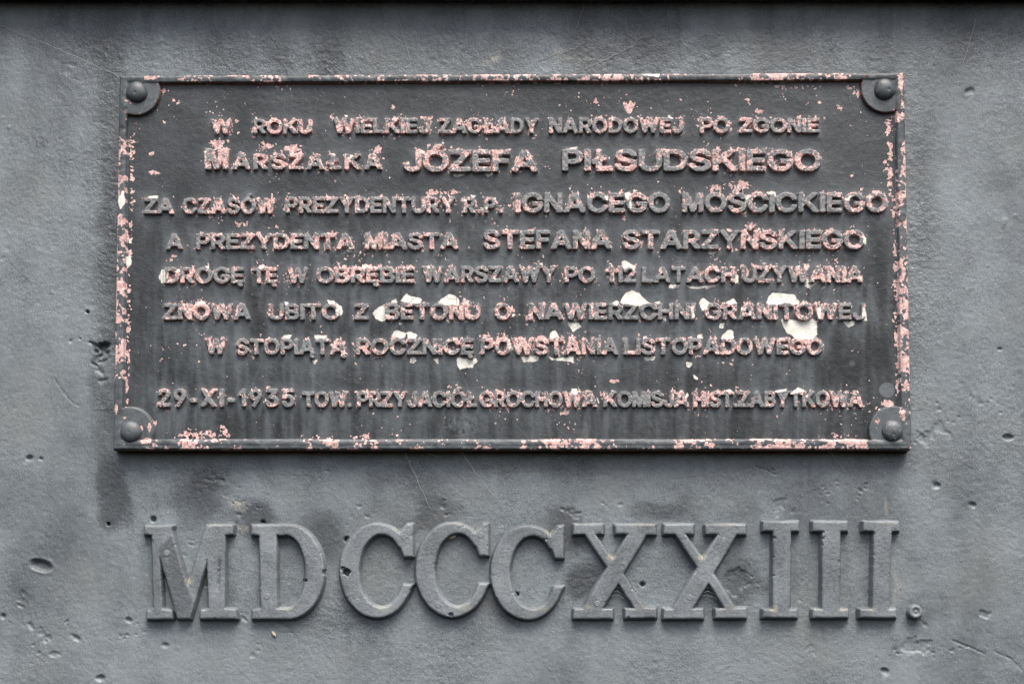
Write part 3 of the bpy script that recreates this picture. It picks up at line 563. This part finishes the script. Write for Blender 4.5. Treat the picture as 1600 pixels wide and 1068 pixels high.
# ------------------------------------------------------------------ plaque
C = dict(TL=(188.5, 120.5), TR=(1411, 116), BL=(178.5, 703), BR=(1422.5, 703))
H_FIELD, H_FRAME = 22.0, 30.0
plaque = empty('plaque', (0, 0, Z(703)))
tag(plaque, 'riveted dark metal plaque of raised Polish text, flaking to pink and cream paint', 'plaque')
nu, nv = 1060, 500
def dens(n, e=.014, k=2.6):       # rows closer together over the frame
    t = np.linspace(0, 1, n); return t
U, Vv = np.meshgrid(dens(nu), dens(nv))
PXq = (C['TL'][0] * (1 - U) + C['TR'][0] * U) * (1 - Vv) + (C['BL'][0] * (1 - U) + C['BR'][0] * U) * Vv
PYq = (C['TL'][1] * (1 - U) + C['TR'][1] * U) * (1 - Vv) + (C['BL'][1] * (1 - U) + C['BR'][1] * U) * Vv
dl = U * 1233; dr = (1 - U) * 1233; dt = Vv * 584.5; db = (1 - Vv) * 584.5
SHq = PXq.shape
wv = fbm(SHq, 60, 201, 3) * .35
FWL, FWR, FWT, FWB = 13.5, 14.0, 11.5, 15.5
e_in = np.maximum(np.maximum(FWL - dl, FWR - dr), np.maximum(FWT - dt, FWB - db)) + wv     # >0 on the frame
e_out = np.minimum(np.minimum(dl, dr), np.minimum(dt, db))
fr = smooth(-1.3, .5, e_in)
hq = H_FIELD + .10 * fnoise(SHq, 40, 40, 211) + .07 * fnoise(SHq, 4, 4, 212)
prof = (H_FRAME - H_FIELD) * fr + .7 * smooth(0, 5, e_in) - .5 * smooth(6, 10, e_in)
RIV = [(213.5, 144), (1382.5, 139.5), (204.5, 674), (1394.5, 672.5)]
RB = 38.0
bossd = np.min([np.hypot(PXq - x, PYq - y) for x, y in RIV], 0)
hb = (H_FRAME - H_FIELD - 1.0) * smooth(RB + .6, RB - 1.2, bossd + wv)
hq = hq + np.maximum(prof, hb) - 3.0 * smooth(2.4, 0, e_out) ** 2 + .22 * fnoise(SHq, 5, 5, 213) * fr
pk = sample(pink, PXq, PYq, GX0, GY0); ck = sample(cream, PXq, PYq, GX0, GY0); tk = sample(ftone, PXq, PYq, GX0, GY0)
onfr = (e_in > -2.2)
M1 = fbm(SHq, 11, 221, 4, .62); F1 = fnoise(SHq, 2.4, 2.4, 231); M2 = fbm(SHq, 34, 241, 3)
# how much of each stretch of the frame has lost its paint: (side, from, to, amount)
dens_f = np.full(SHq, -.75)
for side, a, b_, v in (('t', 225, 250, .25), ('t', 250, 440, -.35), ('t', 440, 700, -.2), ('t', 700, 860, .3), ('t', 860, 1110, .35), ('t', 1110, 1200, -.1), ('t', 1200, 1320, .5), ('t', 1320, 1348, .0),
                       ('l', 186, 250, .35), ('l', 250, 350, .3), ('l', 350, 600, .45), ('l', 600, 640, -.6),
                       ('r', 116, 150, .5), ('r', 172, 200, .7), ('r', 200, 300, .1), ('r', 300, 480, .35), ('r', 480, 560, .25), ('r', 560, 655, .75),
                       ('b', 230, 270, .25), ('b', 270, 360, .05), ('b', 360, 425, -.7), ('b', 425, 520, .3), ('b', 520, 690, -.2), ('b', 690, 820, -.45), ('b', 820, 960, .25), ('b', 960, 1060, .2), ('b', 1060, 1160, .35), ('b', 1160, 1375, .75)):
    P_ = PXq if side in 'tb' else PYq
    on = {'t': dt < 18, 'b': db < 20, 'l': dl < 18, 'r': dr < 18}[side]
    k = smooth(a - 9, a + 3, P_) * smooth(b_ + 9, b_ - 3, P_) * on
    dens_f = dens_f * (1 - k) + v * k
pf = dens_f + .48 * (np.exp(-((e_in - .8) / 1.3) ** 2) * (db < 30) + np.exp(-((e_out - .8) / 1.5) ** 2)) + .56 * M1 + .48 * F1 + .34 * M2 - .55 - .10 * ((dl < 18) | (dr < 18))
pf = np.where(bossd < RB - 2, np.minimum(pf, -1.2 + .55 * M1 + .25 * F1), pf)
# chips round the rim of the lower left boss and right corners
for cx, cy, rx, ry in ((235, 668, 3.5, 8), (222.5, 669, 2.5, 5), (1407, 132, 5, 18), (1408, 160, 4, 12), (1409, 647, 5, 12), (231, 689, 8, 4), (183, 639, 3, 7), (1421, 699, 3, 3), (240, 125, 8, 3.5), (233, 124, 5, 5), (202, 160, 6, 2), (206, 163, 3, 3)):
    d = np.hypot((PXq - cx) / rx, (PYq - cy) / ry); pf = np.maximum(pf, np.where(d < 1.6, 1.1 - 1.2 * d + .3 * M1, -9))
pq = np.where(onfr | (bossd < RB), pf, pk)
rust = np.zeros(SHq)
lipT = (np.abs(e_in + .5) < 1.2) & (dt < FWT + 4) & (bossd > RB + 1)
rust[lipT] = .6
arcs = (np.abs(bossd - RB) < 1.2) & (PYq < 300)
rust[arcs] = .5
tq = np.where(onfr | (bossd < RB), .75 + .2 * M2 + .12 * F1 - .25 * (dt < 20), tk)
Vq = np.stack([(PXq - 800) / 1000 * (1 - H_FIELD / 1000 / DIST), -hq / 1000, ZC + (CY - PYq) / 1000 * (1 - H_FIELD / 1000 / DIST)], -1)
Qq = quads(*SHq)
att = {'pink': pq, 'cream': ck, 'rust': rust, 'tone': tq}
ec = (e_in[:-1, :-1] + e_in[1:, 1:]) / 2; bc = (bossd[:-1, :-1] + bossd[1:, 1:]) / 2
xc = (PXq[:-1, :-1] + PXq[1:, 1:]) / 2; yc = (PYq[:-1, :-1] + PYq[1:, 1:]) / 2
isb = bc < RB + 1.6
isf = (ec > -2.2) & ~isb
# skirt: outer edges down to the wall
idx = np.arange(SHq[0] * SHq[1]).reshape(SHq)
loop = np.concatenate([idx[0, :-1], idx[:-1, -1], idx[-1, :0:-1], idx[:0:-1, 0]])
Vf = Vq.reshape(-1, 3); nb = len(Vf); rings = [loop]
Vall = [Vf]; A2 = {k: [v.ravel()] for k, v in att.items()}
for j, yy in enumerate((-.024, -.014, -.004, .006)):
    ring = Vf[loop].copy(); ring[:, 1] = yy
    Vall.append(ring); rings.append(nb + np.arange(len(loop)) + j * len(loop))
    bot = PYq.ravel()[loop] > 702
    nz = fbm((1, len(loop)), 14, 300 + j, 3)[0]
    A2['pink'].append(np.where(bot, -2, -.75 + .35 * nz)); A2['cream'].append(np.full(len(loop), -2.))
    A2['rust'].append(np.where(bot, .62 + .12 * nz, .1)); A2['tone'].append(np.full(len(loop), -.1))
Vall = np.vstack(Vall); A2 = {k: np.concatenate(v) for k, v in A2.items()}
sk = []
for a, b_ in zip(rings[:-1], rings[1:]):
    sk.append(np.stack([a, np.roll(a, -1), np.roll(b_, -1), b_], -1))
sk = np.concatenate(sk)
skx = Vall[sk[:, 0], 0]; skz = Vall[sk[:, 0], 2]
def near(x, y):      # skirt cells belonging to a corner boss
    return np.hypot(skx - X(x, H_FIELD), skz - Z(y, H_FIELD)) * 1000 < RB + 1.6
ploc = (0, 0, Z(703))
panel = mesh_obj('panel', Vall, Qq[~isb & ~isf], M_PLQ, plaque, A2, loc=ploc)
skb = np.zeros(len(sk), bool)
for x, y in RIV:
    nr = near(x, y); skb |= nr
    cellm = isb & (np.hypot(xc - x, yc - y) < 60)
    mesh_obj('corner_boss', Vall, np.concatenate([Qq[cellm], sk[nr]]), M_PLQ, plaque, A2, loc=(X(x), 0, Z(y)))
mesh_obj('frame', Vall, np.concatenate([Qq[isf], sk[~skb]]), M_PLQ, plaque, A2, loc=ploc)
# rivets
for k, (x, y) in enumerate(RIV):
    nr, na = 22, 64
    rr = np.linspace(0, 1, nr)[:, None]; aa = (np.arange(na) / na * 2 * math.pi)[None, :]
    rad = 16.8 + .35 * np.sin(3 * aa + k) + .2 * np.sin(5 * aa)
    pxr = x + rad * np.sin(rr * math.pi / 2) ** 1.0 * np.cos(aa) ; pyr = y + rad * np.sin(rr * math.pi / 2) * np.sin(aa)
    hh = H_FRAME - 2.0 + 10.5 * np.cos(rr * math.pi / 2) ** .85 + 0 * aa
    for q in range(1 + k % 2):      # dings
        a0, r0 = random.uniform(0, 6.28), random.uniform(2, 9)
        dd = np.hypot(pxr - x - r0 * math.cos(a0), pyr - y - r0 * math.sin(a0)); hh = hh - random.uniform(.4, 1.3) * np.exp(-(dd / 2.2) ** 2)
    Vr = np.stack([X(pxr, H_FRAME), -hh / 1000, Z(pyr, H_FRAME)], -1).reshape(-1, 3)
    ii = np.arange(nr * na).reshape(nr, na); jj = np.roll(ii, -1, 1)
    Qr = np.stack([ii[:-1], ii[1:], jj[1:], jj[:-1]], -1).reshape(-1, 4)[na:]
    Tr = np.stack([ii[1], jj[1], jj[1] * 0 + ii[0, 0], jj[1] * 0 + ii[0, 0]], -1)
    # cap the pole with a fan of thin quads through a tiny ring
    Vr[ii[0]] = Vr[ii[0]] + np.stack([np.cos(aa[0]) * .0002, 0 * aa[0], -np.sin(aa[0]) * .0002], -1)
    capq = np.stack([ii[0, 0:na // 2 - 1], ii[0, 1:na // 2], ii[0, ::-1][0:na // 2 - 1], np.roll(ii[0, ::-1], 1)[0:na // 2 - 1]], -1)
    Qr = np.concatenate([np.stack([ii[:-1], ii[1:], jj[1:], jj[:-1]], -1).reshape(-1, 4)])
    nn = len(Vr)
    at = {'pink': (-1.15, -1.0, -1.05, -.62)[k] + .42 * np.random.default_rng(k).standard_normal(nn), 'cream': np.full(nn, -2.) + (k == 3) * .7 * np.random.default_rng(9).random(nn), 'rust': np.where(np.broadcast_to(rr, hh.shape).ravel() > .93, .30 + .12 * k, 0), 'tone': np.full(nn, .75 if y > 400 else .3)}
    mesh_obj('rivet', Vr, Qr, M_PLQ, plaque, at, loc=(X(x, H_FRAME), -H_FRAME / 1000, Z(y, H_FRAME)))

# words: each a raised relief on the panel
HL = 6.2
for wi, (txt, bx0, by0, S, fl, base, cap) in enumerate(word_data):
    Sg = blur(S, 1)[::2, ::2]; st = SW * 2
    ny, nx = Sg.shape
    wx, wy = np.meshgrid(bx0 + np.arange(nx) * st, by0 + np.arange(ny) * st)
    er = .15 * fbm(Sg.shape, 6, 1000 + wi * 7, 3)
    s2 = Sg + er
    hz = (HL if cap < 29 else HL + 1.2)
    n1 = fnoise(Sg.shape, 5, 5, 1003 + wi * 7); n2 = fnoise(Sg.shape, 2.2, 2.2, 1004 + wi * 7)
    h = -2.2 + (hz + 2.2) * smooth(-1.3, -.05, s2) + .25 * smooth(.0, 1.4, s2)
    h += (.18 * n1 + .08 * n2) * smooth(-.5, .6, s2)
    pw = -.30 + 1.3 * fl + .42 * sample(L, wx, wy, GX0, GY0) + .62 * fbm(Sg.shape, 9, 1005 + wi * 7, 4, .7) + .34 * n2
    pw = pw + .30 * smooth(.5, -.9, s2) * (n1 > -.5)
    h -= .30 * smooth(-.1, .2, pw)
    cw = np.clip(sample(cream, wx, wy, GX0, GY0) - .45, -2, 1.2)
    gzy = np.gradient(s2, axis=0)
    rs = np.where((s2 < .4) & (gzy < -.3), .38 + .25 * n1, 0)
    tw = .55 + .20 * n1 + .18 * n2 + .10 * smooth(.2, 2, s2)
    hp = H_FIELD + h
    Vw = np.stack([X(wx, H_FIELD + HL), -hp / 1000, Z(wy, H_FIELD + HL)], -1).reshape(-1, 3)
    keep = np.max([h[:-1, :-1], h[1:, :-1], h[1:, 1:], h[:-1, 1:]], 0) > -1.6
    o = mesh_obj('word', Vw, quads(ny, nx)[keep], M_LET, plaque, {'pink': pw.ravel(), 'cream': cw.ravel(), 'rust': (rs * .8).ravel(), 'tone': tw.ravel()},
             loc=(X(bx0, H_FIELD), -H_FIELD / 1000, Z(base, H_FIELD)))

# ------------------------------------------------------------------ numerals
for k, (name, polys, label, rivs) in enumerate(NUMS):
    P_ = np.vstack([np.array(p) for p in polys])
    st = .4; pad = 8
    bx0, by0 = P_[:, 0].min() - pad, P_[:, 1].min() - pad
    nx = int((P_[:, 0].max() + pad - bx0) / st) + 1; ny = int((P_[:, 1].max() + pad - by0) / st) + 1
    m = np.zeros((ny, nx), bool)
    for p in polys: m ^= raster(poly_edges(p), bx0, by0, nx, ny, st)
    S = blur(sdf(m, 24) * st, 3)[::2, ::2]; st *= 2; ny, nx = S.shape
    nxx, nyy = np.meshgrid(bx0 + np.arange(nx) * st, by0 + np.arange(ny) * st)
    s2 = S + .16 * fbm(S.shape, 12, 2000 + k * 9, 3)
    n1 = fnoise(S.shape, 30, 30, 2003 + k * 9); n2 = fnoise(S.shape, 4, 4, 2004 + k * 9); n3 = fbm(S.shape, 40, 2005 + k * 9, 4)
    h = -3 + (H_NUM + 3) * np.clip((s2 + 4.2) / 4.4, 0, 1) + .5 * smooth(1, 2.6, s2)
    h += (.22 * n1 + .07 * n2) * smooth(-1, 1, s2)
    tn = .08 + .2 * n3 + .06 * n2
    def pit(cx, cy, r, d, rag=.2):
        dd = np.hypot(nxx - cx, nyy - cy) * (1 + rag * n2 * .3); return d * smooth(r * 1.2, r * .5, dd)
    if k == 0:
        dk = raster(poly_edges(cropA([(195, 300), (196, 350), (308, 742), (388, 742), (400, 640), (300, 320), (275, 225)])), bx0, by0, nx, ny, st)
        tn -= .7 * blur(dk * 1.0, 6) * (1 + .2 * n3)
        sc = smooth(3.2, 1.2, np.abs(nxx - (343 - (nyy - 870) * .05))) * smooth(868, 880, nyy) * smooth(924, 914, nyy)
        h -= 1.3 * sc * (1 + .3 * n2); tn -= .5 * sc
    if k == 1:
        h -= pit(509, 893, 5, 14); h -= pit(477.5, 906, 2.6, 9)
    if k == 2:
        h -= pit(541, 893, 6.2, 14, .5); h -= pit(536, 888, 4, 5)
    if k == 3: h -= pit(704, 960, 4, 5, .6)
    hz_k = H_NUM
    re_ = random.Random(70 + k)
    for _ in range(5):          # nicks along the edges
        py_, px_ = re_.randrange(ny), re_.randrange(nx)
        near = np.argwhere(np.abs(s2[max(0, py_ - 25):py_ + 25, max(0, px_ - 25):px_ + 25]) < .6)
        if len(near):
            q_ = near[re_.randrange(len(near))]; cy_ = by0 + (max(0, py_ - 25) + q_[0]) * st; cx_ = bx0 + (max(0, px_ - 25) + q_[1]) * st
            h -= pit(cx_, cy_, re_.uniform(1.2, 3.4), re_.uniform(.6, 1.8), .8)
    dr_ = np.zeros(h.shape)
    for cx_, cy_, r0 in ((955, 869, 9), (1097, 869, 9), (622, 823, 9), (741, 822, 9), (858, 828, 8), (296, 906, 8), (1275, 952, 10), (1318, 952, 10), (1363, 950, 10), (1210, 950, 8), (1385, 818, 14), (1135, 818, 20), (1000, 818, 20), (336, 818, 20), (720, 818, 22), (452, 949, 20), (600, 948, 20), (728, 948, 20), (845, 950, 16), (1140, 949, 12), (1000, 949, 12), (920, 949, 10)):
        dr_ = np.maximum(dr_, smooth(1.3, .2, np.hypot((nxx - cx_) / r0, (nyy - cy_) / (6 if r0 > 9 else 8))) * (1 if r0 < 10 else .45))
    Vn = np.stack([X(nxx, hz_k), -h / 1000, Z(nyy, hz_k)], -1).reshape(-1, 3)
    keep = np.max([h[:-1, :-1], h[1:, :-1], h[1:, 1:], h[:-1, 1:]], 0) > -2.5
    root = empty(name, (X(P_[:, 0].mean()), 0, Z(P_[:, 1].max(), hz_k)))
    tag(root, label, 'numeral', 'roman numerals in a row below the plaque')
    mesh_obj('letter_body', Vn, quads(ny, nx)[keep], M_NUM, root, {'tone': tn.ravel(), 'grain': np.full(nx * ny, .25), 'dirt': dr_.ravel()}, loc=tuple(root.location))
    for rx, ry in rivs:
        nr, na = 9, 28; prof = [(0, .75), (.9, .7), (1.7, .6), (2.3, .6), (2.9, .72), (3.5, .75), (4.1, .62), (4.6, .3), (5.0, -.6)]
        aa = np.arange(na) / na * 2 * math.pi
        Vr = np.vstack([np.stack([X(rx, H_NUM) + max(r, .02) / 1000 * np.cos(aa), np.full(na, -(H_NUM + .25 + hh) / 1000), Z(ry, H_NUM) - max(r, .02) / 1000 * np.sin(aa)], -1) for r, hh in prof])
        ii = np.arange(nr * na).reshape(nr, na); jj = np.roll(ii, -1, 1)
        mesh_obj('rivet', Vr, np.stack([ii[:-1], ii[1:], jj[1:], jj[:-1]], -1).reshape(-1, 4), M_NUM, root, {'tone': np.full(len(Vr), .28), 'grain': np.full(len(Vr), .2)}, loc=(X(rx, H_NUM), -H_NUM / 1000, Z(ry, H_NUM)))
# the full stop
na = 64; prof = [(0, 13.2), (1.5, 13.0), (3, 12.2), (4.2, 12.4), (5.2, 13.6), (8.2, 14.0), (9.6, 13.4), (10.6, 11.5), (11.6, 5), (12.8, -3)]
aa = np.arange(na) / na * 2 * math.pi
cxp, cyp = 1431, 955
Vr = np.vstack([np.stack([X(cxp, 13) + max(r, .02) / 1000 * (1 + .03 * np.sin(3 * aa)) * np.cos(aa), np.full(na, -hh / 1000), Z(cyp, 13) - max(r, .02) / 1000 * np.sin(aa)], -1) for r, hh in prof])
ii = np.arange(len(prof) * na).reshape(-1, na); jj = np.roll(ii, -1, 1)
stop = mesh_obj('full_stop', Vr, np.stack([ii[:-1], ii[1:], jj[1:], jj[:-1]], -1).reshape(-1, 4), M_NUM, None, {'tone': np.full(len(Vr), .2), 'grain': np.full(len(Vr), .2)}, loc=(X(cxp), 0, Z(cyp + 12)))
tag(stop, 'small round raised full stop with a dimpled centre after the last numeral I', 'full stop')

# ------------------------------------------------------------------ cobwebs and crumbs
def strands(name, lines, label, r=.00022):
    cu = bpy.data.curves.new(name, 'CURVE'); cu.dimensions = '3D'; cu.bevel_depth = r; cu.bevel_resolution = 1
    for pts in lines:
        sp = cu.splines.new('POLY'); sp.points.add(len(pts) - 1)
        for p, q in zip(sp.points, pts): p.co = (X(q[0], q[2]), -q[2] / 1000, Z(q[1], q[2]), 1)
    o = bpy.data.objects.new(name, cu); bpy.context.view_layer.update()
    tmp = bpy.data.objects.new('t', cu); col.objects.link(tmp); bpy.context.view_layer.update()
    me = bpy.data.meshes.new_from_object(tmp.evaluated_get(bpy.context.evaluated_depsgraph_get())); bpy.data.objects.remove(tmp); bpy.data.objects.remove(o)
    me.name = name; me.materials.clear(); me.materials.append(M_WEB)
    o = bpy.data.objects.new(name, me); col.objects.link(o); tag(o, label, 'cobweb', 'cobwebs on the ironwork'); return o
def line(a, b, n=12, j=.6):
    rr = random.Random(int(a[0] * 7 + b[1])); return [(a[0] + (b[0] - a[0]) * i / n + rr.gauss(0, j), a[1] + (b[1] - a[1]) * i / n + rr.gauss(0, j), a[2] + (b[2] - a[2]) * i / n) for i in range(n + 1)]
strands('cobweb', [line((0, 40, 1.5), (95, 78, 4), 14)[:-1] + line((95, 78, 4), (190, 121, 20), 14)], 'long single web thread from the upper left down to the plaque corner')
for a, b_, lab in (((632, 706, 20), (672, 792, 1), 'straight web thread under the plaque, left of the middle'), ((720, 706, 22), (772, 775, 1), 'straight web thread under the middle of the plaque, left of the tangled web'), ((668, 708, 20), (692, 714, 4), 'very short web thread tight under the lower edge of the plaque'),
                   ((1294, 702, 22), (1322, 738, 1), 'short web thread under the lower right end of the plaque'), ((840, 94, 1.4), (908, 72, 1.8), 'pale slanting web thread on the wall above the middle of the plaque'), ((914, 108, 1.4), (990, 72, 1.8), 'bright slanting web thread just above the top edge of the plaque'),
                   ((640, 90, 1.4), (622, 30, 1.8), 'faint steep web thread high on the wall above the first line of text'), ((900, 45, 1.4), (915, 0, 3), 'faint web thread running up to the ledge'), ((1505, 100, 1.4), (1525, 30, 1.8), 'faint web thread in the upper right corner of the wall'), ((410, 62, 1.6), (419, 54, 1.8), 'tiny bright web thread under the ledge at upper left')):
    strands('cobweb', [line(a, b_, 12)], lab)
r2 = random.Random(12)
tg = [(735, 716, 1.5)]
for i in range(120):
    x_ = 745 + i * .75 + r2.gauss(0, 9); tg.append((x_, 722 + (x_ - 745) * .12 + r2.gauss(0, 7), r2.uniform(1.4, 3)))
strands('cobweb', [tg], 'tangled patch of web on the wall just under the middle of the plaque', .00016)
for cx, lab in ((0, 'small web sagging in the lower fork of the first X'), (141.1, 'small web sagging in the lower fork of the second X')):
    tg = []
    for i in range(3):
        a = (948 + cx + i * 2, 934 - i * 6, 11); b_ = (979 + cx - i * 2, 936 - 6 * i, 11)
        seg = [(a[0] + (b_[0] - a[0]) * t / 8 + r2.gauss(0, .5), a[1] + (b_[1] - a[1]) * t / 8 - 6 * math.sin(math.pi * t / 8) + r2.gauss(0, .7), 11) for t in range(9)]
        tg += seg if i % 2 == 0 else seg[::-1]
    strands('cobweb', [tg], lab, .00016)
def crumb(name, cx, cy, h, rx, ry, label, cat, seed, ang=0):
    nr, na = 9, 16; rs_ = np.random.default_rng(seed); V = []
    for i in range(nr):
        th = math.pi * i / (nr - 1)
        for j in range(na):
            ph = 2 * math.pi * j / na; w_ = 1 + .22 * rs_.standard_normal()
            u, v = rx * math.cos(th) * (1 + .05 * rs_.standard_normal()), ry * max(math.sin(th), .02) * math.cos(ph) * w_
            V.append((X(cx + u * math.cos(ang) - v * math.sin(ang), h), -(h + ry * .8 * max(math.sin(th), .02) * math.sin(ph)) / 1000, Z(cy + u * math.sin(ang) + v * math.cos(ang), h)))
    ii = np.arange(nr * na).reshape(nr, na); jj = np.roll(ii, -1, 1)
    o = mesh_obj(name, np.array(V), np.stack([ii[:-1], ii[1:], jj[1:], jj[:-1]], -1).reshape(-1, 4), M_LEAF, None, {}, loc=(X(cx), -h / 1000, Z(cy)))
    tag(o, label, cat); return o
crumb('seed_husk', 428, 990, 2.5, 5, 2.4, 'small pale dry seed husk caught on the wall below the D', 'seed husk', 5, .9)
strands('cobweb', [line((416, 973, 2), (428, 988, 2.5), 6, .8)], 'short web thread holding the pale husk below the D')
crumb('cocoon', 706, 838, 4, 7, 3.4, 'small yellowish insect cocoon tucked under the top of the middle C', 'cocoon', 8, -.25)
